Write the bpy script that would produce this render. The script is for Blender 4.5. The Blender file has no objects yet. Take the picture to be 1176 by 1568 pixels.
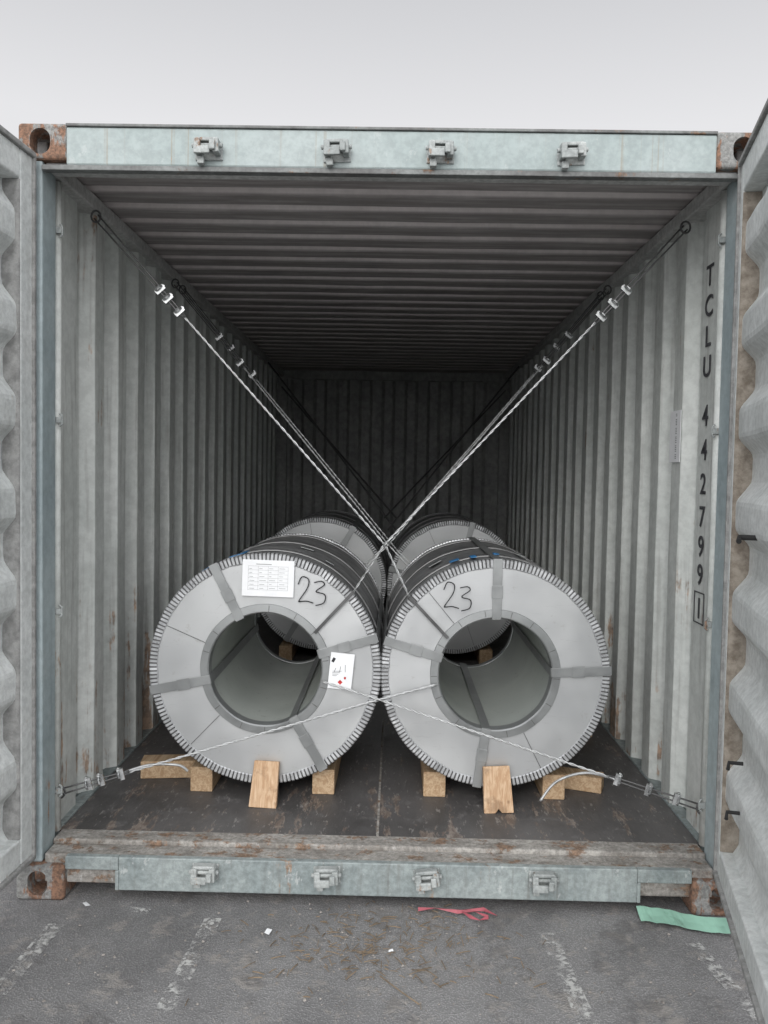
import bpy, bmesh, math, random
import numpy as np
from mathutils import Vector, Matrix, noise
random.seed(7)
S=bpy.context.scene
S.view_settings.view_transform='Standard'; S.view_settings.look='None'; S.view_settings.exposure=0
# ------------------------------------------------------------------ node helper
class N:
    def __init__(s,name):
        s.m=bpy.data.materials.new(name); s.m.use_nodes=True
        s.t=s.m.node_tree; s.t.nodes.clear()
        s.out=s.t.nodes.new('ShaderNodeOutputMaterial')
        s.b=s.t.nodes.new('ShaderNodeBsdfPrincipled')
        s.t.links.new(s.b.outputs[0],s.out.inputs[0])
        s.tc=s.t.nodes.new('ShaderNodeTexCoord')
    def L(s,a,b): s.t.links.new(a,b)
    def put(s,sock,v):
        if isinstance(v,bpy.types.NodeSocket): s.L(v,sock)
        elif isinstance(v,(tuple,list)) and len(v)==3 and sock.type=='RGBA': sock.default_value=(*v,1)
        else: sock.default_value=v
    def co(s,scale=(1,1,1),rot=(0,0,0)):
        m=s.t.nodes.new('ShaderNodeMapping'); s.L(s.tc.outputs['Object'],m.inputs[0])
        m.inputs['Scale'].default_value=scale; m.inputs['Rotation'].default_value=rot
        return m.outputs[0]
    def noise(s,scale,detail=4,rough=.6,sc=(1,1,1),dist=0,rot=(0,0,0)):
        n=s.t.nodes.new('ShaderNodeTexNoise'); s.L(s.co(sc,rot),n.inputs['Vector'])
        n.inputs['Scale'].default_value=scale; n.inputs['Detail'].default_value=min(detail,5)
        n.inputs['Roughness'].default_value=rough; n.inputs['Distortion'].default_value=dist
        return n.outputs[0]
    def vor(s,scale,feature='F1',sc=(1,1,1)):
        n=s.t.nodes.new('ShaderNodeTexVoronoi'); n.feature=feature; s.L(s.co(sc),n.inputs['Vector'])
        n.inputs['Scale'].default_value=scale
        return n.outputs['Distance']
    def rng(s,v,a,b,c=0.,d=1.,smooth=True):
        n=s.t.nodes.new('ShaderNodeMapRange'); n.clamp=True
        if smooth: n.interpolation_type='SMOOTHSTEP'
        s.put(n.inputs[0],v)
        for i,x in enumerate((a,b,c,d)): s.put(n.inputs[i+1],x)
        return n.outputs[0]
    def math(s,op,a,b=0.):
        n=s.t.nodes.new('ShaderNodeMath'); n.operation=op
        s.put(n.inputs[0],a); s.put(n.inputs[1],b); return n.outputs[0]
    def mix(s,f,a,b,mode='MIX'):
        n=s.t.nodes.new('ShaderNodeMix'); n.data_type='RGBA'; n.blend_type=mode
        s.put(n.inputs[0],f); s.put(n.inputs[6],a); s.put(n.inputs[7],b); return n.outputs[2]
    def sep(s):
        n=s.t.nodes.new('ShaderNodeSeparateXYZ'); s.L(s.tc.outputs['Object'],n.inputs[0]); return n.outputs
    def bump(s,h,strength=.3,dist=.002):
        n=s.t.nodes.new('ShaderNodeBump'); n.inputs['Strength'].default_value=strength
        n.inputs['Distance'].default_value=dist; s.put(n.inputs['Height'],h)
        s.L(n.outputs[0],s.b.inputs['Normal'])
    def fin(s,col,rough=.6,metal=0.,spec=.5):
        s.put(s.b.inputs['Base Color'],col); s.put(s.b.inputs['Roughness'],rough)
        s.put(s.b.inputs['Metallic'],metal); s.b.inputs['Specular IOR Level'].default_value=spec
        return s.m

def paint(name,c1,c2,rust=(.16,.075,.035),amt=.62,sc=3.,low=None,rough=.55,white=0.,streak=(6,6,.6),fine=.18,bump=.25,sts=.3,stc=None,str_=(.5,.75),rz=.45,crest_shade=None):
    n=N(name)
    a=n.rng(n.noise(sc,4,.6),.35,.65)
    col=n.mix(a,c1,c2)
    fn=n.noise(sc*11,3,.7)
    b=n.rng(fn,.3,.7,1-fine,1+fine)
    col=n.mix(1.,col,b,'MULTIPLY')
    sn=n.noise(4,5,.62,streak)
    st=n.rng(sn,str_[0],str_[1],0,sts)
    col=n.mix(st,col,stc or (c1[0]*.45,c1[1]*.42,c1[2]*.38))
    if white:
        w=n.rng(n.noise(sc*5,5,.75,(1,1,.6)),.6,.66,0,white)
        col=n.mix(w,col,(.62,.63,.62))
    r1=n.noise(sc*2.2,5,.74,(1,1,rz))
    rr=n.math('ADD',n.math('MULTIPLY',r1,.65),n.math('MULTIPLY',sn,.35))
    if low:
        zz=n.sep()[2]
        rr=n.math('ADD',rr,n.rng(zz,low[0],low[1],low[2],0.,False))
    rm=n.rng(rr,amt-.015,amt+.04)
    rc=n.mix(n.rng(fn,.35,.65),rust,(rust[0]*2.3,rust[1]*2.1,rust[2]*1.9))
    col=n.mix(n.math('MULTIPLY',rm,.85),col,rc)
    if crest_shade:   # shade bands painted dark into the low crests of the roof sheet
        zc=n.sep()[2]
        k=n.math('MULTIPLY',n.rng(zc,crest_shade[0],crest_shade[1],crest_shade[2],0.),n.rng(sn,.25,.6,.7,1.15))
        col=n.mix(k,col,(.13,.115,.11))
    if bump: n.bump(n.noise(sc*22,3,.7),bump,.003)
    return n.fin(col,n.rng(rm,0,1,rough,.9),0,.4)

M={}
M['wall']=paint('wall_paint',(.535,.56,.535),(.63,.65,.625),(.20,.14,.10),.635,2.2,(.16,1.2,.11),.5,0,(9,9,.4),.10,.10,.45,(.20,.19,.175))
M['header']=paint('header_paint',(.285,.335,.33),(.33,.375,.37),(.20,.13,.085),.645,3.,None,.5,.18,(12,12,.10),.10,.15,.6,(.26,.21,.14),(.58,.70))
M['lip']=paint('header_lip_paint',(.12,.12,.118),(.20,.21,.205),(.12,.075,.05),.58,5.,None,.6,.0,(1,7,7))
M['keeper']=paint('keeper_paint',(.26,.28,.275),(.40,.42,.41),(.15,.10,.07),.58,9.,None,.5,.2,(8,8,2))
M['sillp']=paint('sill_paint',(.21,.245,.245),(.29,.325,.32),(.17,.12,.085),.625,4.,None,.55,.40,(9,9,.6),.2,.3,.5,(.12,.11,.10))
M['post']=paint('post_paint',(.30,.36,.375),(.37,.43,.44),(.20,.13,.09),.68,3.,(.1,.5,.08),.5,.2,fine=.1,bump=.1)
M['roof']=paint('roof_paint',(.68,.63,.62),(.75,.70,.69),(.30,.20,.15),.665,2.,None,.6,0,(.6,9,9),.06,0,.2,crest_shade=(2.514,2.524,.62))
M['rail']=paint('rail_paint',(.42,.42,.41),(.52,.52,.51),(.16,.10,.07),.64,4.,None,.6,0.)
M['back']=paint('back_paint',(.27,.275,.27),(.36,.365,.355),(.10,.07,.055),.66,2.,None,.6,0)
M['door']=paint('door_paint',(.58,.605,.595),(.67,.69,.68),(.32,.26,.21),.665,4.,(.1,.9,.05),.5,.3,(5,5,1),.13,.4,.25)
M['rustc']=paint('rusty_casting',(.17,.175,.17),(.24,.24,.23),(.12,.065,.04),.470,8.,None,.8,.1,fine=.3,bump=.6)
M['thresh']=paint('threshold_steel',(.255,.24,.22),(.35,.335,.31),(.125,.085,.06),.545,7.,None,.7,.35,(2,5,5),fine=.3,bump=.4,sts=.5,str_=(.45,.65),rz=1)
def gasket(nm,a,b_,lo=.3,hi=.7):
    n=N(nm); c=n.mix(n.rng(n.noise(25,5,.7),lo,hi),a,b_)
    n.bump(n.noise(80,3,.7),.5,.003); return n.fin(c,.9,0,.2)
M['gasket']=gasket('gasket_dirty',(.18,.15,.12),(.36,.32,.27))
M['gasketg']=gasket('gasket_grey',(.20,.20,.195),(.36,.36,.35))
def simple(name,c,rough=.6,metal=0.,var=.2,sc=20,bump=0):
    n=N(name); a=n.rng(n.noise(sc,3,.65),.3,.7)
    col=n.mix(a,tuple(x*(1-var) for x in c),tuple(min(1,x*(1+var)) for x in c))
    if bump: n.bump(n.noise(sc*4,3,.6),bump,.002)
    return n.fin(col,n.rng(a,0,1,max(.05,rough-.08),min(1,rough+.08)),metal)
M['galv']=simple('galvanised_wire',(.48,.49,.49),.4,.6)
M['clampm']=simple('galvanised_clamp',(.45,.46,.46),.3,.85)
M['darkwire']=simple('dark_wire',(.12,.12,.12),.5,.5)
M['black']=simple('black_gap',(.02,.02,.02),.8)
M['slot']=simple('rim_slot',(.13,.13,.13),.5,.3)
M['ink']=simple('marker_ink',(.02,.02,.024),.6)
M['stencil']=simple('faded_stencil',(.05,.05,.055),.7,0,.6,60)
M['red']=simple('red_print',(.5,.03,.03),.6)
M['paper']=simple('label_paper',(.80,.81,.82),.6,0,.03)
M['strap']=simple('steel_strap',(.31,.32,.32),.38,.6,.07,9)
M['sband']=simple('black_strap',(.10,.10,.10),.4,.4)
M['gband']=simple('body_strap',(.17,.17,.17),.4,.4)
M['blue']=simple('blue_tape',(.03,.18,.40),.5)
M['green']=simple('green_plastic',(.26,.46,.36),.35,0,.15,8,.3)
M['redstrap']=simple('red_plastic_strap',(.34,.08,.10),.5)
def face():
    n=N('coil_face_steel')
    c=n.mix(n.rng(n.noise(3,4,.5),.3,.7),(.48,.49,.495),(.54,.55,.55))
    sc=n.rng(n.noise(9,5,.85,(1,1,9),rot=(0,.5,0)),.60,.64,0,.20)
    c=n.mix(sc,c,(.30,.30,.30))
    sm=n.rng(n.noise(22,5,.75),.62,.68,0,.30); c=n.mix(sm,c,(.34,.33,.31))
    return n.fin(c,n.rng(n.noise(6,4,.6),.3,.7,.32,.46),.5)
M['face']=face()
M['rim']=simple('crimp_rim',(.52,.53,.54),.35,.5,.12,25)
M['iring']=simple('inner_ring',(.28,.29,.29),.42,.55,.08,9)
def bore():
    n=N('coil_bore'); c=n.mix(n.rng(n.noise(2.5,4,.5),.3,.7),(.44,.47,.44),(.54,.57,.53))
    c=n.mix(n.rng(n.noise(30,4,.7),.6,.7,0,.5),c,(.28,.29,.27)); return n.fin(c,.38,.35)
M['bore']=bore()
def body():
    n=N('coil_wrap')
    c=n.mix(n.rng(n.noise(5,4,.6,(1,3,1)),.3,.7),(.15,.152,.155),(.27,.272,.275))
    c=n.mix(n.rng(n.noise(10,5,.8,(1,1.5,1)),.54,.60,0,.5),c,(.40,.40,.395))
    n.bump(n.noise(5,3,.6,(1,.4,1)),.5,.012); return n.fin(c,n.rng(n.noise(8,3),.3,.7,.3,.55),.35)
M['body']=body()
def woodm(nm,sc,a,b_):
    n=N(nm); g=n.noise(14,4,.6,sc,1.2)
    c=n.mix(n.rng(g,.35,.65),a,b_)
    c=n.mix(n.rng(n.noise(9,4,.7),.56,.68,0,.6),c,(.24,.15,.09))
    k=n.rng(n.vor(11,sc=(1,.6,1)),.0,.12,.6,0); c=n.mix(k,c,(.15,.08,.04))
    n.bump(g,.4,.003); return n.fin(c,.8,0,.3)
M['wood']=woodm('pine_wood',(5,.35,5),(.38,.25,.145),(.54,.40,.26))
M['woodv']=woodm('pine_wood_chock',(5,2,.6),(.46,.29,.17),(.62,.45,.30))
def floorm():
    n=N('plywood_floor'); c=n.mix(n.rng(n.noise(3,5,.7,(1,.5,1)),.3,.7),(.060,.057,.056),(.115,.110,.108))
    yy=n.sep()[1]
    near=n.rng(yy,.2,.9,1.,.0)
    fn=n.noise(40,4,.75,(1.5,.4,1))
    s1=n.rng(n.math('ADD',n.noise(5,5,.8,(2.5,.6,1)),n.math('MULTIPLY',near,.05)),.60,.635,0,.8)
    c=n.mix(s1,c,n.mix(n.rng(fn,.4,.6),(.14,.105,.085),(.27,.225,.19)))
    d=n.rng(n.noise(12,5,.78,(1,.8,1)),.55,.64,0,.35); c=n.mix(d,c,(.19,.18,.175))
    w=n.rng(fn,.60,.66,0,.5); c=n.mix(w,c,(.34,.325,.31))
    n.bump(fn,.5,.004); return n.fin(c,n.rng(d,0,.35,.5,.8),0,.4)
M['floor']=floorm()
def ground():
    n=N('asphalt'); c=n.mix(n.rng(n.noise(1.1,5,.7),.32,.68),(.165,.163,.164),(.30,.297,.295))
    vv=n.vor(170)
    ag=n.rng(vv,.15,.6,1.2,.75); c=n.mix(1.,c,ag,'MULTIPLY')
    f=n.noise(140,3,.75)
    sp=n.rng(f,.62,.70,0,.45); c=n.mix(sp,c,(.50,.49,.47))
    dk=n.rng(f,.32,.40,.5,0); c=n.mix(dk,c,(.08,.078,.077))
    br=n.rng(n.noise(7,5,.78),.53,.62,0,.5); c=n.mix(br,c,(.34,.315,.285))
    dr=n.rng(n.noise(3.6,5,.8),.54,.62,0,.55); c=n.mix(dr,c,(.115,.11,.11))
    h=n.math('ADD',n.rng(vv,0,.6,1,0),n.math('MULTIPLY',n.noise(45,3,.7),1.2))
    n.bump(h,.7,.004); return n.fin(c,n.rng(dr,0,.5,.8,.6),0,.4)
M['ground']=ground()
def line():
    n=N('worn_road_paint'); m=n.rng(n.noise(34,5,.85),.47,.56)
    n2=n.rng(n.noise(9,4,.7),.36,.56)
    a=n.math('MULTIPLY',m,n2)
    n.put(n.b.inputs['Alpha'],n.math('MULTIPLY',a,.75)); return n.fin((.58,.58,.56),.8)
M['line']=line()
M['straw']=simple('dry_straw',(.20,.15,.10),.9,0,.4)
M['stone']=simple('grit',(.27,.25,.23),.9,0,.5,60)

# ------------------------------------------------------------------ mesh helpers
def empty(name,loc=(0,0,0)):
    o=bpy.data.objects.new(name,None); S.collection.objects.link(o); o.location=loc; o.empty_display_size=.1; return o
def mesh(name,verts,faces,mat,parent=None,smooth=False,bevel=0,mats=None,mi=None,seg=2):
    me=bpy.data.meshes.new(name); me.from_pydata([tuple(v) for v in verts],[],faces); me.update()
    for m in (mats or [mat]): me.materials.append(M[m])
    if mi:
        for p,i in zip(me.polygons,mi): p.material_index=i
    if smooth:
        for p in me.polygons: p.use_smooth=True
    o=bpy.data.objects.new(name,me); S.collection.objects.link(o)
    if parent: o.parent=parent
    if bevel:
        b=o.modifiers.new('b','BEVEL'); b.width=bevel; b.segments=seg; b.limit_method='ANGLE'
    return o
class B:
    def __init__(s): s.v=[];s.f=[];s.mi=[]
    def box(s,a,b,T=None,mi=0):
        i=len(s.v)
        P=[Vector((x,y,z)) for x in (a[0],b[0]) for y in (a[1],b[1]) for z in (a[2],b[2])]
        if T is not None: P=[T@p for p in P]
        s.v+=P
        for q in ((0,1,3,2),(4,6,7,5),(0,4,5,1),(2,3,7,6),(0,2,6,4),(1,5,7,3)):
            s.f.append(tuple(i+k for k in q)); s.mi.append(mi)
        return s
    def tube(s,path,r,n=8,mi=0,cap=True):
        path=[Vector(p) for p in path]; i0=len(s.v); prev=None
        for k,p in enumerate(path):
            d=(path[min(k+1,len(path)-1)]-path[max(k-1,0)]).normalized()
            if prev is None:
                u=d.orthogonal().normalized()
            else:
                u=(prev-d*prev.dot(d)).normalized()
            prev=u; w=d.cross(u)
            rr=r[k] if isinstance(r,(list,tuple)) else r
            for j in range(n):
                a=2*math.pi*j/n; s.v.append(p+(u*math.cos(a)+w*math.sin(a))*rr)
        for k in range(len(path)-1):
            for j in range(n):
                a=i0+k*n+j; b=i0+k*n+(j+1)%n
                s.f.append((a,b,b+n,a+n)); s.mi.append(mi)
        if cap:
            s.f.append(tuple(i0+j for j in reversed(range(n)))); s.mi.append(mi)
            e=i0+(len(path)-1)*n; s.f.append(tuple(e+j for j in range(n))); s.mi.append(mi)
        return s
    def quad(s,*p,mi=0):
        i=len(s.v); s.v+=[Vector(q) for q in p]; s.f.append(tuple(range(i,i+len(p)))); s.mi.append(mi); return s
    def go(s,name,mat,parent=None,**k):
        if k.get('mats'): k['mi']=s.mi
        return mesh(name,s.v,s.f,mat,parent,**k)
def roundprof(P,r=.008):
    out=[P[0]]
    for i in range(1,len(P)-1):
        a,b,c=map(Vector,(P[i-1],P[i],P[i+1])); d1=(a-b); d2=(c-b)
        t=min(r,d1.length*.4,d2.length*.4)
        p1=b+d1.normalized()*t; p2=b+d2.normalized()*t
        out+=[tuple(p1),tuple((p1+2*b+p2)/4),tuple(p2)]
    out.append(P[-1]); return out
def sheet(name,prof,fn,n,mat,parent,jit=.0015,rr=.006):
    """extrude rounded profile; fn(s,d,t)->xyz ; t 0..1 over n steps"""
    prof=roundprof(prof,rr); v=[];f=[]
    for (a,d) in prof:
        for k in range(n+1):
            dd=d+jit*noise.noise(Vector((a*3,k/n*6,len(name))))
            v.append(fn(a,dd,k/n))
    for i in range(len(prof)-1):
        for k in range(n):
            a=i*(n+1)+k; f.append((a,a+1,a+n+2,a+n+1))
    return mesh(name,v,f,mat,parent)

# ------------------------------------------------------------------ container
C=empty('shipping_container')
L=6.0
def side(sgn):
    P=[(.165,1.172),(.385,1.172),(.40,1.208)]
    y=.40
    while y+.278<L-.1:
        P+=[(y+.100,1.208),(y+.135,1.156),(y+.240,1.156),(y+.278,1.208)]; y+=.278
    P+=[(L-.02,1.208)]
    return P
for sg,nm in ((-1,'side_wall'),(1,'side_wall_right')):
    sheet(nm,side(sg),lambda a,d,t,sg=sg:(sg*d,a,.165+t*(2.47-.165)),14,'wall',C,.003,.004)
# roof
P=[(.10,2.520)];y=.16
while y+.2<L-.05:
    P+=[(y,2.512),(y+.012,2.562),(y+.066,2.562),(y+.084,2.512)]; y+=.2
P+=[(L,2.518)]
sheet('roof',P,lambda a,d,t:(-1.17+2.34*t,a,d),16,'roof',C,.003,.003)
# top rails, bottom rails
b=B()
for sg in (-1,1):
    x0,x1=sorted((sg*1.128,sg*1.212))
    b.box((x0,.10,2.455),(x1,L,2.508))
    x0,x1=sorted((sg*1.168,sg*1.215))
    b.box((x0,.10,2.5085),(x1,L,2.588))
b.go('top_side_rail','rail',C,bevel=.006)
b=B()
for sg in (-1,1):
    x0,x1=sorted((sg*1.210,sg*1.219)); b.box((x0,.15,.03),(x1,L,.172))
    x0,x1=sorted((sg*1.150,sg*1.2)); b.box((x0,.15,.12),(x1,L,.168))
b.go('bottom_side_rail','sillp',C,bevel=.003)
# back wall
P=[(-1.12,.0)];x=-1.06
while x<1.0:
    P+=[(x,0),(x+.03,.045),(x+.11,.045),(x+.14,0)]; x+=.235
P=[p for p in P if p[0]<1.1]+[(1.12,0)]
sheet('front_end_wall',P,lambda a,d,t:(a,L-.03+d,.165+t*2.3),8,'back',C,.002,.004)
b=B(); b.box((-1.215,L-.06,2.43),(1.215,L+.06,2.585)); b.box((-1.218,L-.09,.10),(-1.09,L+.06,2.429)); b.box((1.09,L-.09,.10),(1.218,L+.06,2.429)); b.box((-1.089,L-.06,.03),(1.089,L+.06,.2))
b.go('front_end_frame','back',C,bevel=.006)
# floor
b=B(); b.box((-1.165,.168,.03),(1.165,L,.16)); b.go('floor','floor',C)
b=B(); b.box((-.008,.175,.159),(.001,1.6,.1618)); b.go('floor_seam_strip','thresh',C)
# threshold & sill
b=B(); b.box((-1.135,.0,.05),(1.135,.085,.150)); b.box((-1.14,.084,.06),(1.14,.170,.165))
b.go('threshold','thresh',C,bevel=.006)
b=B(); b.box((-.875,-.022,.038),(.875,.004,.152)); b.box((-1.057,-.022,.106),(-.8755,.004,.152)); b.box((.8755,-.022,.106),(1.057,.004,.152))
b.go('rear_sill','sillp',C,bevel=.004)
b=B(); b.box((-.885,-.026,.04),(-.873,.12,.107)); b.box((.873,-.026,.04),(.885,.12,.107)); b.box((-1.06,.12,.03),(1.06,.13,.10))
b.go('sill_gusset','sillp',C,bevel=.002)
# header
b=B(); b.box((-1.06,-.012,2.455),(1.06,.11,2.578)); b.go('door_header','header',C,bevel=.006)
b=B(); b.box((-1.06,-.018,2.5785),(1.06,.12,2.588)); b.box((-1.14,-.016,2.438),(1.14,.02,2.4545)); b.go('header_lip','lip',C,bevel=.002)
b=B(); b.box((-1.14,.021,2.452),(1.14,.10,2.512)); b.go('header_back','rail',C,bevel=.004)
# posts
b=B()
for sg in (-1,1):
    x0,x1=sorted((sg*1.143,sg*1.219)); b.box((x0,0,.118),(x1,.115,2.473))
    x0,x1=sorted((sg*1.172,sg*1.21)); b.box((x0,.11,.15),(x1,.18,2.47))
b.go('corner_post','post',C,bevel=.006)
b=B()
for sg in (-1,1):
    b.tube([(sg*1.158,.145,.17),(sg*1.158,.145,2.45)],.021,16)
b.go('post_inner_bar','wall',C,smooth=True)
b=B()
for sg in (-1,1):
    for z in (.32,.96,1.63,2.28):
        b.box((sg*1.137-.010,.118,z-.010),(sg*1.137+.010,.130,z+.010)); 
        b.tube([(sg*1.135,.125,z-.022),(sg*1.126,.125,z-.015),(sg*1.126,.125,z+.015),(sg*1.135,.125,z+.022)],.004,8)
b.go('lashing_ring','keeper',C,bevel=.001)
# castings
def capsule_cut(cx,cz,w,h,y0,y1):
    pts=[];r=min(w,h)/2
    for k in range(32):
        a=2*math.pi*k/32; px=r*math.cos(a);pz=r*math.sin(a)
        if w>h: px+=math.copysign((w-h)/2,px) 
        else: pz+=math.copysign((h-w)/2,pz)
        pts.append((cx+px,cz+pz))
    v=[(x,y0,z) for x,z in pts]+[(x,y1,z) for x,z in pts]; n=32
    f=[tuple(range(n)),tuple(reversed(range(n,2*n)))]+[(i,i+n,(i+1)%n+n,(i+1)%n) for i in range(n)]
    return mesh('cut',v,f,'black')
def casting(nm,sg,z0,y0):
    x0,x1=sorted((sg*1.057,sg*1.221))
    o=B().box((x0,y0,z0),(x1,y0+.178,z0+.119)).go(nm,'rustc',C,bevel=.012,seg=3)
    cx=(x0+x1)/2+sg*.008
    c1=capsule_cut(cx,z0+.06,.068,.084,y0-.05,y0+.15)
    bm=bmesh.new();bm.from_mesh(c1.data);bmesh.ops.recalc_face_normals(bm,faces=bm.faces);bm.to_mesh(c1.data);bm.free()
    c2=mesh('cut2',[(( -p.co.y if sg<0 else p.co.y)*1.0,p.co.x,p.co.z) for p in c1.data.vertices],[tuple(p.vertices) for p in c1.data.polygons],'black')
    for vv in c2.data.vertices:
        u=(vv.co.x*(-1 if sg<0 else 1))
        uu=(u-(y0-.05))/.2
        vv.co.x=sg*(1.30-uu*.16); vv.co.y=y0+.095+(vv.co.y-cx)
    bm=bmesh.new();bm.from_mesh(c2.data);bmesh.ops.recalc_face_normals(bm,faces=bm.faces);bm.to_mesh(c2.data);bm.free()
    for c in (c1,c2):
        m=o.modifiers.new('x','BOOLEAN'); m.object=c; m.operation='DIFFERENCE'; m.solver='EXACT'
    dg=bpy.context.evaluated_depsgraph_get(); dg.update()
    me=bpy.data.meshes.new_from_object(o.evaluated_get(dg)); o.modifiers.clear(); o.data=me
    for c in (c1,c2): bpy.data.objects.remove(c)
for sg in (-1,1):
    casting('corner_casting_top',sg,2.472,-.01); casting('corner_casting_bottom',sg,0.0,-.03)
    casting('corner_casting_far_bottom',sg,0.0,L-.12)
# cam keepers
def keeper(x,z,y,tilt,nm,mt):
    b=B(); T=Matrix.Translation((x,y,z))@Matrix.Rotation(tilt,4,'Y')
    b.box((-.045,-.006,-.035),(.045,.001,.022),T)
    b.box((-.040,-.05,-.022),(-.020,-.005,.022),T); b.box((.020,-.05,-.022),(.040,-.005,.022),T)
    b.box((-.040,-.056,-.028),(.012,-.044,-.004),T)
    b.box((-.036,-.040,.016),(.036,-.010,.028),T)
    b.tube([T@Vector((-.050,-.03,.004)),T@Vector((.050,-.03,.004))],.008,8)
    b.box((.012,-.062,-.018),(.030,-.046,.012),T)
    b.box((-.034,-.03,-.052),(-.012,-.006,-.028),T)
    b.go(nm,mt,C,bevel=.003)
for x in (-.59,-.172,.165,.588): keeper(x,2.508,-.012,.05*random.uniform(-1,1),'cam_keeper_upper','keeper')
for x in (-.578,-.168,.168,.556): keeper(x,.118,-.022,.12*random.uniform(-1,1),'cam_keeper_lower','keeper')
# wall markings (right wall)
def text(s,name,size,T,mat,parent,ext=.0006):
    cu=bpy.data.curves.new(name,'FONT'); cu.body=s; cu.size=size; cu.extrude=ext; cu.align_x='CENTER'; cu.offset=.0012
    o=bpy.data.objects.new(name,cu); S.collection.objects.link(o)
    dg=bpy.context.evaluated_depsgraph_get(); dg.update()
    me=bpy.data.meshes.new_from_object(o.evaluated_get(dg)); bpy.data.objects.remove(o)
    me.transform(T); me.materials.clear(); me.materials.append(M[mat])
    o=bpy.data.objects.new(name,me); S.collection.objects.link(o); o.parent=parent; return o
R=Matrix(((0,0,-1,0),(-1,0,0,0),(0,1,0,0),(0,0,0,1)))
zs=[2.17,2.06,1.95,1.84,1.66,1.535,1.41,1.29,1.18,1.075,.95]
for ch,z in zip("TCLU4427991",zs):
    text(ch,'marking_'+ch,.108,Matrix.Translation((1.1685,.315,z))@Matrix.Diagonal((1,1.1,1,1))@R,'stencil',C)
b=B()
for (y0,y1,z0,z1) in ((.265,.365,.93,.934),(.265,.365,1.043,1.047),(.265,.269,.93,1.047),(.361,.365,.93,1.047)):
    b.box((1.1675,y0,z0),(1.1695,y1,z1))
b.go('marking_box','stencil',C)
b=B(); b.box((1.1505,.530,1.53),(1.1535,.655,1.735)); lab=b.go('barcode_label','paper',C)
b=B()
for k in range(26):
    z=1.545+k*.007; 
    if k%5!=3: b.box((1.1497,.57,z),(1.1503,.585,z+.0022))
b.go('barcode_bars','stencil',C)
# ------------------------------------------------------------------ doors
def door(nm,hx,hy,ang,sg,FW,seal):
    d=Vector((-math.sin(ang),-math.cos(ang),0))
    n=Vector((d.y,-d.x,0)); 
    if n.x*sg>0: n=-n
    T=Matrix(((d.x,n.x,0,hx),(d.y,n.y,0,hy),(0,0,1,0),(0,0,0,1)))
    W=1.16;z0,z1=.155,2.475
    b=B(); b.box((0,-.062,z0),(FW,0,z1),T); b.box((W-.08,-.062,z0),(W,0,z1),T)
    b.box((FW+.0005,-.062,z0),(W-.0805,-.0,z0+.09),T); b.box((FW+.0005,-.062,z1-.10),(W-.0805,0,z1),T)
    b.go(nm+'_frame','door',C,bevel=.008,seg=3)
    v=[];f=[];m=120
    for k in range(m+1):
        z=z0+.09+(z1-z0-.19)*k/m
        wv=.006+.005*noise.noise(Vector((z*9,sg,1)))
        for (tt,nn) in ((FW-.004,-.002),(FW+wv*.6,-.0015),(FW+wv,-.014),(FW+wv*.8,-.058)):
            v.append(T@Vector((tt,nn,z)))
    for k in range(m):
        for j in range(3): a=k*4+j; f.append((a,a+1,a+5,a+4))
    mesh(nm+'_frame_sealant',v,f,seal,C,smooth=True)
    b=B(); b.box((-.006,-.045,z0),(.010,.010,z1),T); b.box((.0,-.01,z0-.012),(W,.012,z0+.006),T)
    b.box((.0,-.01,z1-.006),(W,.012,z1+.012),T); b.go(nm+'_gasket','gasketg',C,bevel=.004)
    P=[(z0+.085,-.035)]; z=z0+.12
    while z+.30<z1-.10:
        P+=[(z,-.058),(z+.09,-.058),(z+.14,-.012),(z+.235,-.012)]; z+=.295
    P+=[(z,-.058),(z1-.095,-.058)]
    sheet(nm+'_panel',P,lambda a,dd,t:tuple(T@Vector((FW-.005+t*(W-FW-.07),dd,a))),24,'door',C,.006,.014)
    b=B()
    for t in (.35,.85):
        b.tube([T@Vector((t,-.09,.1)),T@Vector((t,-.09,2.5))],.017,12)
        for z in (.3,.9,1.7,2.3): b.box((t-.04,-.10,z-.03),(t+.04,-.062,z+.03),T)
    b.go(nm+'_lock_rods','galv',C)
    b=B()
    for z in (.35,.95,1.65,2.25): b.box((-.035,-.075,z-.06),(.10,-.0622,z+.06),T); b.tube([T@Vector((-.03,-.06,z-.06)),T@Vector((-.03,-.06,z+.06))],.014,10)
    b.go(nm+'_hinges','rustc',C,bevel=.002)
    return T
TL=door('left_door',-1.163,-.025,math.radians(3.0),-1,.085,'gasketg')
TR=door('right_door',1.135,-.025,math.radians(13.0),1,.048,'gasket')
b=B()
for z in (.62,.47): b.tube([TR@Vector((.30,-.02,z)),TR@Vector((.30,.02,z)),TR@Vector((.32,.025,z-.015))],.006,8)
b.tube([TR@Vector((.40,-.02,1.3)),TR@Vector((.40,.03,1.3)),TR@Vector((.43,.035,1.29))],.008,8)
b.go('door_hook','black',C,bevel=.001)

# ------------------------------------------------------------------ coils
def lathe(cx,cz,prof,n,name,mat,parent,jit=0,close=False,smooth=True,seed=0,mats=None,mif=None,dfn=None):
    v=[];f=[];mi=[]
    for (r,y) in prof:
        for k in range(n):
            a=2*math.pi*k/n; rr=r;yy=y
            if jit:
                q=noise.noise(Vector((math.cos(a)*2.2+seed,math.sin(a)*2.2,y*3+r*4)))
                rr+=q*jit
            if dfn: rr,yy=dfn(k,rr,yy)
            v.append((cx+rr*math.cos(a),yy,cz+rr*math.sin(a)))
    m=len(prof)
    for i in range(m-1 if not close else m):
        for k in range(n):
            a=i*n+k;bq=i*n+(k+1)%n;j=((i+1)%m)*n
            f.append((a,j+k,j+(k+1)%n,bq)); mi.append(mif(i,k) if mif else 0)
    return mesh(name,v,f,mat,parent,smooth=smooth,mats=mats,mi=mi if mif else None)
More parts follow.
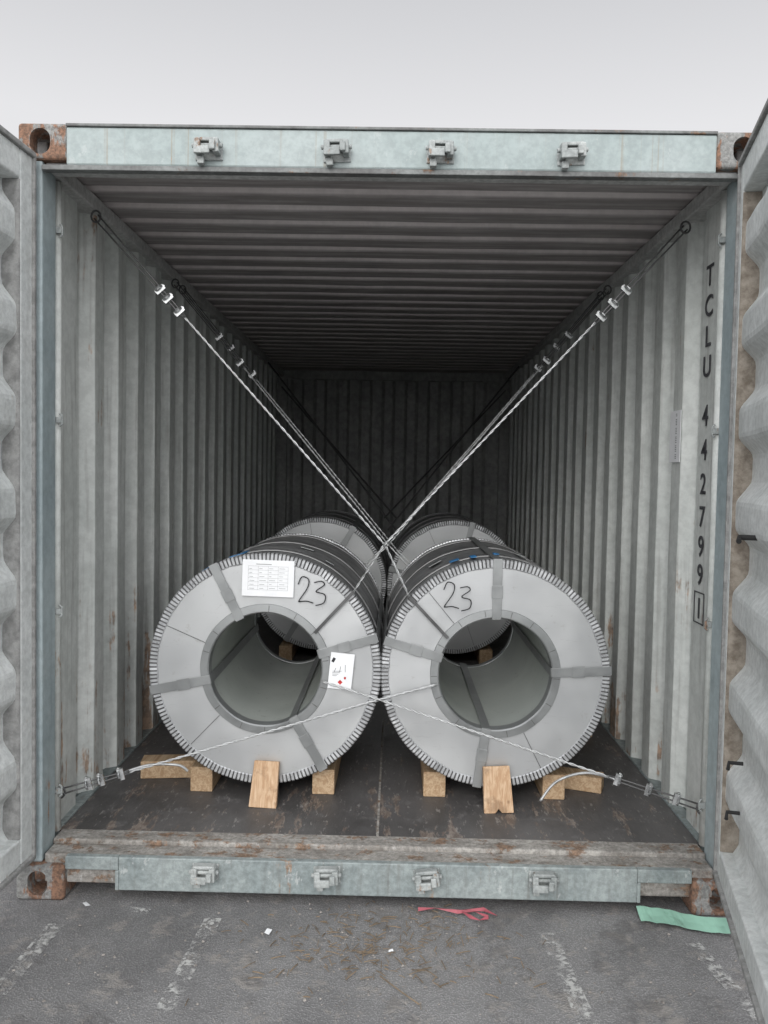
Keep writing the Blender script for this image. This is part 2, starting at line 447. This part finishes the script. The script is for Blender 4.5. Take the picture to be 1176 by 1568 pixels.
def coil(cx,cz,R,y0,ln,angs,seed):
    E=empty('steel_coil'); y1=y0+ln; Ri=.226
    lathe(cx,cz,[(R-.006,y0+.004+i*(ln-.008)/16) for i in range(17)],128,'outer_wrap','body',E,.005,seed=seed)
    for s,yy in ((-1,y0),(1,y1)):
        pr=[(Ri+.008+(R-.012-Ri)*i/8,yy) for i in range(9)]
        nn=seed*3.1
        def dfn(k,r,y,s=s):
            a=2*math.pi*k/128; return r,y+.0028*noise.noise(Vector((math.cos(a)*r*5+nn,math.sin(a)*r*5,3)))
        lathe(cx,cz,pr,128,'end_plate','face',E,dfn=dfn)
        T=180;n=T*5
        def dr(k,r,y,s=s):
            g=(k%5==0)
            a=2*math.pi*k/n
            q=noise.noise(Vector((math.cos(a)*9+seed,math.sin(a)*9,1)))
            return (r-(.0025 if g and r>R-.02 else 0)+.0018*q, y+(-s*.0025 if g else 0)+.0012*math.sin(k*.13+seed)+.002*q)
        lathe(cx,cz,[(R-.034,yy+s*.001),(R-.030,yy+s*.005),(R-.004,yy+s*.006),(R+.001,yy+s*.001),(R+.001,yy-s*.035),(R-.006,yy-s*.038)],n,'crimped_rim','rim',E,smooth=False,mats=['rim','slot'],mif=lambda i,k:1 if (k%5 in (0,4) and 1<=i<=3) else 0,dfn=dr)
        lathe(cx,cz,[(Ri+.032,yy+s*.0005),(Ri+.030,yy+s*.006),(Ri+.002,yy+s*.008),(Ri-.003,yy+s*.004),(Ri-.004,yy-s*.045),(Ri,yy-s*.046)],128,'inner_ring','iring',E,.003,seed=seed+5,smooth=False)
    # plate overlap seams and the cut notches of the inner ring
    sm=B()
    for k,a in enumerate((angs[0]+40,angs[2]+35)):
        a=math.radians(a); er=Vector((math.cos(a),0,math.sin(a))); et=Vector((-math.sin(a),0,math.cos(a)))
        T=Matrix(((er.x,et.x,0,cx),(0,0,1,0),(er.z,et.z,0,cz),(0,0,0,1)))
        sm.box((Ri+.033,-.0011,y0-.0035),(R-.036,.0011,y0-.0015),T)
    for k in range(14):
        a=math.radians(k*25.7+seed*13+random.uniform(-4,4)); er=Vector((math.cos(a),0,math.sin(a))); et=Vector((-math.sin(a),0,math.cos(a)))
        T=Matrix(((er.x,et.x,0,cx),(0,0,1,0),(er.z,et.z,0,cz),(0,0,0,1)))
        sm.box((Ri+.003,-.0012,y0-.0090),(Ri+.028,.0012,y0-.0055),T)
    sm.go('plate_seams','slot',E)
    lathe(cx,cz,[(Ri,y0+ln*i/12) for i in range(13)],96,'bore','bore',E,.003,seed=seed+2)
    for k,fr in enumerate((.14,.5,.86)):
        yb=y0+ln*fr
        lathe(cx,cz,[(R-.003,yb),(R+.0025,yb+.001),(R+.0025,yb+.027),(R-.003,yb+.028)],96,'band','gband',E,.003,seed=seed)
    b=B()
    for a in angs:
        a=math.radians(a); er=Vector((math.cos(a),0,math.sin(a))); et=Vector((-math.sin(a),0,math.cos(a)))
        T=Matrix(((er.x,et.x,0,cx),(0,0,1,0),(er.z,et.z,0,cz),(0,0,0,1)))
        w=.018
        b.box((Ri-.006,-w,y0-.0105),(R+.0045,w,y0-.0085),T)
        b.box((Ri-.006,-w,y1+.0085),(R+.0045,w,y1+.0105),T)
        b.box((R+.003,-w,y0-.0095),(R+.0048,w,y1+.0095),T)
        b.box((Ri-.0085,-w,y0-.0095),(Ri-.0065,w,y1+.0095),T)
        b.box((Ri+.075,-w-.003,y0-.0135),(Ri+.125,w+.003,y0-.0107),T)
    b.go('eye_bands','strap',E,bevel=.0008)
    return E
YF=.49
CL=coil(-.463,.685,.458,YF,1.15,(117,17,191.5,-59),1)
CR=coil(.445,.682,.452,YF+.01,1.15,(90,3,-98,164),4)
coil(-.475,.695,.462,3.05,1.2,(60,150,240,330),7)
coil(.455,.695,.462,3.0,1.2,(75,165,255,345),9)
def facestrap(p,q,w,y,E,nm):
    p=Vector(p);q=Vector(q);d=(q-p).normalized();t=Vector((-d.z,0,d.x))*w
    b=B(); y2=y-.003
    A=[p-t,q-t,q+t,p+t]
    i=[(v.x,y,v.z) for v in A];o=[(v.x,y2,v.z) for v in A]
    b.quad(*o);b.quad(i[0],i[1],o[1],o[0]);b.quad(i[2],i[3],o[3],o[2])
    b.go(nm,'sband',E)
facestrap((.100,0,.985),(.255,0,.825),.006,YF-.012,CR,'bore_strap')
facestrap((-.118,0,1.0),(-.268,0,.835),.006,YF-.012,CL,'bore_strap')
b=B()
def plate(b,x0,x1,z0,z1,y,th,rot=0.,mi=0):
    cx,cz=(x0+x1)/2,(z0+z1)/2
    T=Matrix.Translation((cx,y,cz))@Matrix.Rotation(rot,4,'Y')
    b.box((-(x1-x0)/2,-th,-(z1-z0)/2),((x1-x0)/2,0,(z1-z0)/2),T,mi)
plate(b,-.555,-.352,.975,1.118,YF-.012,.001,.02); b.go('paper_label','paper',CL)
b=B()
for i in range(7): plate(b,-.532,-.375,1.0+i*.0155,1.0007+i*.0155,YF-.0135,.0004,.02)
for i in range(5): plate(b,-.532+i*.039,-.5313+i*.039,1.0,1.093,YF-.0135,.0004,.02)
for i in range(6):
    for j in range(4):
        w=random.uniform(.008,.026); plate(b,-.527+j*.039,-.527+j*.039+w,1.006+i*.0155,1.0075+i*.0155,YF-.0135,.0004,.02)
plate(b,-.50,-.44,1.10,1.103,YF-.0135,.0004,.02)
b.go('label_print','strap',CL)
b=B(); plate(b,-.208,-.115,.615,.758,YF-.0155,.001,.09); b.go('sticker','paper',CL)
b=B()
plate(b,-.172,-.158,.636,.650,YF-.017,.0005,.78,mi=1)
plate(b,-.150,-.142,.655,.664,YF-.017,.0005,mi=1)
for i in range(3): plate(b,-.186+i*.020,-.1845+i*.020,.683,.700+.006*i,YF-.017,.0005,.4-.2*i)
plate(b,-.197,-.186,.722,.740,YF-.017,.0005,.5)
for i in range(4): plate(b,-.196,-.178+.006*i,.668+i*.006,.6692+i*.006,YF-.017,.0004)
b.go('sticker_print','ink',CL,mats=['ink','red'])
def stroke(pts,x,z,s,y,E,nm,sl=0):
    b=B(); P=[]
    q=[pts[0]]+pts+[pts[-1]]
    for i in range(1,len(q)-2):
        for k in range(6):
            t=k/6;p0,p1,p2,p3=[Vector((a,0,c)) for a,c in q[i-1:i+3]]
            P.append(.5*((2*p1)+(p2-p0)*t+(2*p0-5*p1+4*p2-p3)*t*t+(3*p1-p0-3*p2+p3)*t**3))
    P.append(Vector((pts[-1][0],0,pts[-1][1])))
    for a,c in zip(P[:-1],P[1:]):
        d=(c-a); 
        if d.length<1e-5: continue
        d.normalize(); t=Vector((-d.z,0,d.x))*.022; a=a-d*.015;c=c+d*.015
        b.quad(*[(x+v.x*s,y,z+v.z*s) for v in (a-t,c-t,c+t,a+t)])
    b.go(nm,'ink',E)
two=[(.0,.75),(.15,1.05),(.42,.95),(.38,.6),(.05,.08),(.1,.03),(.35,.05),(.62,-.02)]
three=[(.55,.95),(.85,1.0),(.95,.85),(.62,.58),(.98,.45),(.95,.12),(.62,.0)]
for (x,z,E) in ((-.335,.955,CL),(.235,.945,CR)):
    stroke(two,x,z,.095,YF-.0135,E,'digit_two'); stroke([(a+.12,c-.12) for a,c in three],x,z,.095,YF-.0138,E,'digit_three')
def onbody(cx,cz,R,a,y,w,l):
    a=math.radians(a); er=Vector((math.cos(a),0,math.sin(a))); et=Vector((-math.sin(a),0,math.cos(a)))
    T=Matrix(((er.x,et.x,0,cx),(0,0,1,y),(er.z,et.z,0,cz),(0,0,0,1))); return T
for (cx,cz,a,y,w,l,E) in ((-.463,.685,112,YF+.12,.03,.05,CL),(-.463,.685,122,YF+.08,.03,.05,CL),(-.463,.685,104,YF+.16,.012,.12,CL),(.445,.682,106,YF+.17,.02,.05,CR),(.445,.682,97,YF+.14,.012,.08,CR),(.445,.682,84,YF+.2,.012,.05,CR)):
    bb=B(); bb.box((.4585,-w,-l/2),(.4605,w,l/2),onbody(cx,cz,.46,a,y,w,l)@Matrix.Rotation(random.uniform(-.1,.1),4,'Z')); bb.go('blue_tape','blue',E)
for (cx,cz,a,y,w,l,E) in ((-.463,.685,75,YF+.45,.03,.08,CL),(.445,.682,120,YF+.4,.03,.1,CR),(-.463,.685,60,YF+.3,.02,.06,CL),(.445,.682,70,YF+.5,.02,.12,CR)):
    bb=B(); bb.box((.457,-w,-l/2),(.4595,w,l/2),onbody(cx,cz,.46,a,y,w,l)); bb.go('wrap_patch','iring',E)

# ------------------------------------------------------------------ timber
def timber(nm,a,b_,rot=0,mat='wood',piv=None,axis='Z'):
    c=(Vector(a)+Vector(b_))/2; h=(Vector(b_)-Vector(a))/2
    T=Matrix.Translation(c)@Matrix.Rotation(rot,4,axis)
    return B().box(-h,h,T).go(nm,mat,None,bevel=.004)
for cx,offs in ((-.463,(-.262,.232)),(.445,(-.225,.250))):
    for o in offs:
        timber('timber_beam',(cx+o-.045,.56,.1605),(cx+o+.045,1.75,.262),random.uniform(-.01,.01))
for cx in (-.463,.445):
    for o in (-.24,.24): timber('timber_beam',(cx+o-.045,3.0,.1605),(cx+o+.045,4.3,.262))
timber('timber_plank',(-1.02,.70,.161),(-.775,.79,.235),.12)
timber('timber_plank',(.745,.66,.161),(.93,.75,.225),-.35)
timber('timber_plank',(-1.05,1.45,.161),(-.775,1.54,.235),.0)
timber('timber_plank',(.745,1.4,.161),(1.05,1.5,.235),.0)
def lean(nm,x,w,zt,rot,notch):
    T=Matrix.Translation((x,.405,.1615))@Matrix.Rotation(rot,4,'Y')@Matrix.Rotation(-.30,4,'X')
    prof=[(-w/2,0),(-w*.12,0),(-.0,.016 if notch else 0),(w*.10,0),(w/2,0),(w*.46,zt),(-w*.44,zt)]
    v=[T@Vector((px,0.0,pz)) for px,pz in prof]+[T@Vector((px,.038,pz)) for px,pz in prof]; n=len(prof)
    f=[tuple(range(n)),tuple(reversed(range(n,2*n)))]+[(i,i+n,(i+1)%n+n,(i+1)%n) for i in range(n)]
    return mesh(nm,v,f,'woodv',None,bevel=.003)
lean('timber_chock',-.455,.108,.175,.04,False)
lean('timber_chock',.462,.115,.175,-.06,True)

# ------------------------------------------------------------------ lashings
def rope(b,p,q,r,twist=True,sag=0.,n=None,off=0.,mi=0):
    p=Vector(p);q=Vector(q);ln=(q-p).length;n=n or max(4,int(ln/.05))
    d=(q-p).normalized();u=d.orthogonal().normalized();w=d.cross(u)
    for ph in ((0,math.pi) if twist else (0,)):
        P=[]
        m=max(4,int(ln/.012)) if twist else n
        for k in range(m+1):
            t=k/m;c=p.lerp(q,t)+Vector((0,0,-sag*4*t*(1-t)))
            a=ph+t*ln/.07*2*math.pi
            if twist: c=c+(u*math.cos(a)+w*math.sin(a))*r*.75
            P.append(c)
        b.tube(P,r*(.7 if twist else 1),6,mi)
def clamp(b,p,d,s=1.):
    p=Vector(p);d=Vector(d).normalized();u=d.cross(Vector((0,1,0))).normalized();w=d.cross(u)
    T=Matrix(((d.x,u.x,w.x,p.x),(d.y,u.y,w.y,p.y),(d.z,u.z,w.z,p.z),(0,0,0,1)))
    b.box((-.010*s,-.020*s,-.010*s),(.010*s,.020*s,.006*s),T)
    P=[T@Vector((-.007*s,-.014*s,-.028*s)),T@Vector((-.007*s,-.014*s,.012*s)),T@Vector((-.007*s,-.006*s,.02*s)),T@Vector((-.007*s,.006*s,.02*s)),T@Vector((-.007*s,.014*s,.012*s)),T@Vector((-.007*s,.014*s,-.028*s))]
    b.tube(P,.0042*s,6)
    for e in (-.014,.014): b.tube([T@Vector((-.007*s,e*s,-.012*s)),T@Vector((-.007*s,e*s,-.024*s))],.009*s,6)
def lash(nm,path,clamps,r=.0036):
    E=empty(nm); b=B(); db=B(); cb=B()
    A=Vector(path[0]);Bq=Vector(path[1]);d=(Bq-A).normalized()
    db.tube([A+Vector((math.cos(t)*.018,0,math.sin(t)*.022)) for t in [i*math.pi/6 for i in range(13)]],.004,8)
    cend=max([c for c in clamps]) if clamps else 0
    side=d.cross(Vector((0,1,0))).normalized()*.010
    e=A+d*(cend+.03)
    rope(db,A+side,e+side*.5,.0034,False); rope(db,A-side,e-side*.5,.0034,False)
    rope(b,e,path[1],r,True)
    for p,q in zip(path[1:-1],path[2:]): rope(b,p,q,r,True)
    for c in clamps: clamp(cb,A+d*c,d,1.)
    b.go('wire','galv',E,smooth=True); db.go('loop','darkwire',E,smooth=True); cb.go('wire_clamps','clampm',E); return E
lash('lashing_wire',[(-1.118,.43,2.42),(.004,YF-.03,1.185),(.100,YF-.018,.985)],[.365,.41,.475])
lash('lashing_wire',[(1.112,.43,2.41),(-.004,YF-.042,1.185),(-.118,YF-.018,1.0)],[.32,.39,.455])
lash('lashing_wire',[(-1.12,1.6,2.43),(.0,1.74,1.09),(.22,1.70,.86)],[.35,.52],.0036)
lash('lashing_wire',[(1.11,1.6,2.43),(.01,1.72,1.09),(-.22,1.70,.86)],[.30,.47],.0036)
lash('lashing_wire',[(-1.12,1.75,2.43),(.05,1.84,1.05),(.25,1.80,.86)],[.40,.58],.003)
lash('lashing_wire',[(1.11,1.75,2.43),(-.03,1.84,1.05),(-.25,1.80,.86)],[.35,.50],.003)
for p,q in (((-1.09,5.5,2.30),(.05,4.3,1.10)),((1.09,5.5,2.30),(-.05,4.3,1.10)),((-1.09,4.6,2.42),(.05,4.28,1.0)),((1.09,4.6,2.42),(-.02,4.28,1.0))):
    E=empty('lashing_wire'); b=B(); rope(b,p,q,.008,False); b.go('wire','darkwire',E)
lash('lashing_wire',[(-1.142,.15,.305),(-.012,YF-.05,.585),(.215,YF-.012,.640)],[.10,.145,.215],.0038)
lash('lashing_wire',[(1.145,.15,.300),(.004,YF-.06,.585),(-.235,YF-.016,.645)],[.09,.19,.30],.0038)
def tail(nm,P):
    E=empty(nm); q=[P[0]]+P+[P[-1]];out=[]
    for i in range(1,len(q)-2):
        for k in range(8):
            t=k/8;p0,p1,p2,p3=[Vector(a) for a in q[i-1:i+3]]
            out.append(.5*((2*p1)+(p2-p0)*t+(2*p0-5*p1+4*p2-p3)*t*t+(3*p1-p0-3*p2+p3)*t**3))
    out.append(Vector(P[-1])); b=B(); b.tube(out,.0048,8); b.go('wire','galv',E,smooth=True)
tail('wire_tail',[(-.93,.21,.36),(-.85,.25,.375),(-.75,.27,.37),(-.715,.28,.345)])
tail('wire_tail',[(.86,.22,.37),(.76,.27,.375),(.66,.30,.33),(.60,.30,.255)])

# ------------------------------------------------------------------ ground
b=B(); b.quad((-300,-300,0),(300,-300,0),(300,300,0),(-300,300,0)); g=b.go('ground','ground')
def ll(x0,y0,x1,y1,w):
    d=Vector((x1-x0,y1-y0,0)); t=Vector((-d.y,d.x,0)).normalized()*w/2
    P=[Vector((x0,y0,.004)),Vector((x1,y1,.004))]
    B().quad(P[0]-t,P[1]-t,P[1]+t,P[0]+t).go('painted_line','line')
ll(-.53,-.12,-.56,-.62,.055); ll(.55,-.16,.58,-.62,.055); ll(-1.02,-.18,-1.04,-.55,.055); ll(1.0,-.2,1.06,-.6,.05); ll(-.86,-.07,-.75,-.09,.03)
b=B()
def pebble(b,x,y,r):
    T=Matrix.Translation((x,y,r*.3))@Matrix.Rotation(random.random()*6,4,'Z')@Matrix.Diagonal((1,random.uniform(.6,1),random.uniform(.4,.8),1))
    i=len(b.v); 
    for k in range(5): a=2*math.pi*k/5; b.v.append(T@Vector((r*math.cos(a)*random.uniform(.7,1.1),r*math.sin(a),0)))
    for k in range(5): a=2*math.pi*k/5+.5; b.v.append(T@Vector((r*.6*math.cos(a),r*.6*math.sin(a),r*random.uniform(.6,1))))
    for k in range(5): b.f.append((i+k,i+(k+1)%5,i+5+(k+1)%5,i+5+k)); b.mi.append(0)
    b.f.append(tuple(i+5+k for k in range(5))); b.mi.append(0)
for _ in range(1200): pebble(b,random.uniform(-1.6,1.6),random.uniform(-1.4,.0),random.choice((.002,.002,.003,.004,.006)))
for _ in range(260): pebble(b,random.gauss(.02,.16),random.gauss(-.28,.13),random.choice((.002,.003,.004,.005)))
b.go('loose_grit','stone')
b=B()
for _ in range(260):
    x=random.gauss(.0,.19);y=random.gauss(-.27,.13);a=random.random()*6.28;l=random.uniform(.01,.05)
    c=Vector((x,y,.004)); d=Vector((math.cos(a),math.sin(a),random.uniform(-.02,.1)))*l
    b.tube([c-d*.5+Vector((0,0,.002)),c+Vector((0,0,.004)),c+d*.5+Vector((0,0,.003))],random.uniform(.001,.0018),4)
b.tube([(.02,-.42,.005),(.08,-.50,.01),(.13,-.55,.006)],.002,5)
b.go('dry_straw_litter','straw')
b=B()
for (x,y,s) in ((-.97,.0-.06,.014),(-.34,-.2,.014),(.05,-.29,.008)):
    T=Matrix.Translation((x,y,.006))@Matrix.Rotation(random.random()*3,4,'Z')@Matrix.Rotation(.15,4,'X')
    b.quad(*[T@Vector(p) for p in ((-s,-s*.6,0),(s,-s*.7,.003),(s*.8,s*.5,.004),(-s*.7,s*.6,0))])
b.go('paper_scrap','paper')
v=[];f=[]
for i in range(25):
    t=i/24;x=.87+.28*t; y=-.06-.07*t; z=.020+.004*math.sin(t*7)+.004*noise.noise(Vector((t*9,0,0)))
    v+=[(x+.004*noise.noise(Vector((t*20,1,0))),y+.030,z+.012),(x,y,z+.006*noise.noise(Vector((t*12,3,0)))),(x,y-.03+.004*noise.noise(Vector((t*15,2,0))),z-.008)]
for i in range(24):
    for k in range(2): a=i*3+k; f.append((a,a+1,a+4,a+3))
mesh('green_plastic_strip',v,f,'green')
v=[];f=[]
P=[(.14,-.05),(.20,-.04),(.27,-.06),(.33,-.055),(.37,-.09),(.34,-.11),(.31,-.09),(.28,-.05),(.36,-.04),(.40,-.08)]
for i,(x,y) in enumerate(P): v+=[(x,y-.004,.008+.006*(i%2)),(x,y+.004,.012+.006*((i+1)%2))]
for i in range(len(P)-1): a=2*i; f.append((a,a+1,a+3,a+2))
mesh('red_packing_strap',v,f,'redstrap')

# ------------------------------------------------------------------ world & sun
W=bpy.data.worlds.new('World'); S.world=W; W.use_nodes=True; nt=W.node_tree; nt.nodes.clear()
out=nt.nodes.new('ShaderNodeOutputWorld'); bg=nt.nodes.new('ShaderNodeBackground'); nt.links.new(bg.outputs[0],out.inputs[0])
sky=nt.nodes.new('ShaderNodeTexSky'); sky.sky_type='NISHITA'; sky.sun_disc=False
EL,AZ=math.radians(27),math.radians(188)
sky.sun_elevation=EL; sky.sun_rotation=AZ; sky.air_density=1; sky.dust_density=4
dirv=Vector((math.sin(AZ)*math.cos(EL),math.cos(AZ)*math.cos(EL),math.sin(EL)))
hs=nt.nodes.new('ShaderNodeHueSaturation'); hs.inputs['Saturation'].default_value=.12; nt.links.new(sky.outputs[0],hs.inputs['Color'])
tc=nt.nodes.new('ShaderNodeTexCoord'); sp=nt.nodes.new('ShaderNodeSeparateXYZ'); nt.links.new(tc.outputs['Generated'],sp.inputs[0])
rp=nt.nodes.new('ShaderNodeValToRGB'); nt.links.new(sp.outputs[2],rp.inputs[0])
e=rp.color_ramp.elements; e[0].position=0; e[0].color=(.90,.90,.915,1); e[1].position=1; e[1].color=(.85,.86,.89,1)
x=e.new(.36); x.color=(.86,.86,.88,1); x=e.new(.50); x.color=(.66,.665,.69,1)
dp=nt.nodes.new('ShaderNodeVectorMath'); dp.operation='DOT_PRODUCT'; nt.links.new(tc.outputs['Generated'],dp.inputs[0]); dp.inputs[1].default_value=dirv
mr=nt.nodes.new('ShaderNodeMapRange'); nt.links.new(dp.outputs['Value'],mr.inputs[0]); mr.inputs[1].default_value=.0; mr.inputs[2].default_value=1.; mr.inputs[3].default_value=10.; mr.inputs[4].default_value=31.
vm=nt.nodes.new('ShaderNodeVectorMath'); vm.operation='SCALE'; nt.links.new(rp.outputs[0],vm.inputs[0]); nt.links.new(mr.outputs[0],vm.inputs['Scale'])
mx=nt.nodes.new('ShaderNodeMix'); mx.data_type='RGBA'; mx.inputs[0].default_value=.88
nt.links.new(hs.outputs[0],mx.inputs[6]); nt.links.new(vm.outputs[0],mx.inputs[7]); nt.links.new(mx.outputs[2],bg.inputs['Color'])
bg.inputs['Strength'].default_value=.1
sd=bpy.data.lights.new('sun','SUN'); sd.energy=1.4; sd.angle=math.radians(30); sd.color=(1,.985,.96)
so=bpy.data.objects.new('sun',sd); S.collection.objects.link(so)
so.rotation_euler=dirv.to_track_quat('Z','Y').to_euler()
# ------------------------------------------------------------------ camera
cd=bpy.data.cameras.new('camera'); cam=bpy.data.objects.new('camera',cd); S.collection.objects.link(cam); S.camera=cam
cd.sensor_fit='HORIZONTAL'; cd.sensor_width=36; cd.lens=36*1300/1176; cd.clip_start=.02; cd.clip_end=1000
pi,ya,ro=-.0435,-.013,.0179
fw=Vector((math.sin(ya)*math.cos(pi),math.cos(ya)*math.cos(pi),math.sin(pi))); r=Vector((math.cos(ya),-math.sin(ya),0)); u=r.cross(fw)
r2=r*math.cos(ro)+u*math.sin(ro); u2=-r*math.sin(ro)+u*math.cos(ro)
cam.matrix_world=Matrix(((r2.x,u2.x,-fw.x,.0385),(r2.y,u2.y,-fw.y,-2.825),(r2.z,u2.z,-fw.z,1.4585),(0,0,0,1)))
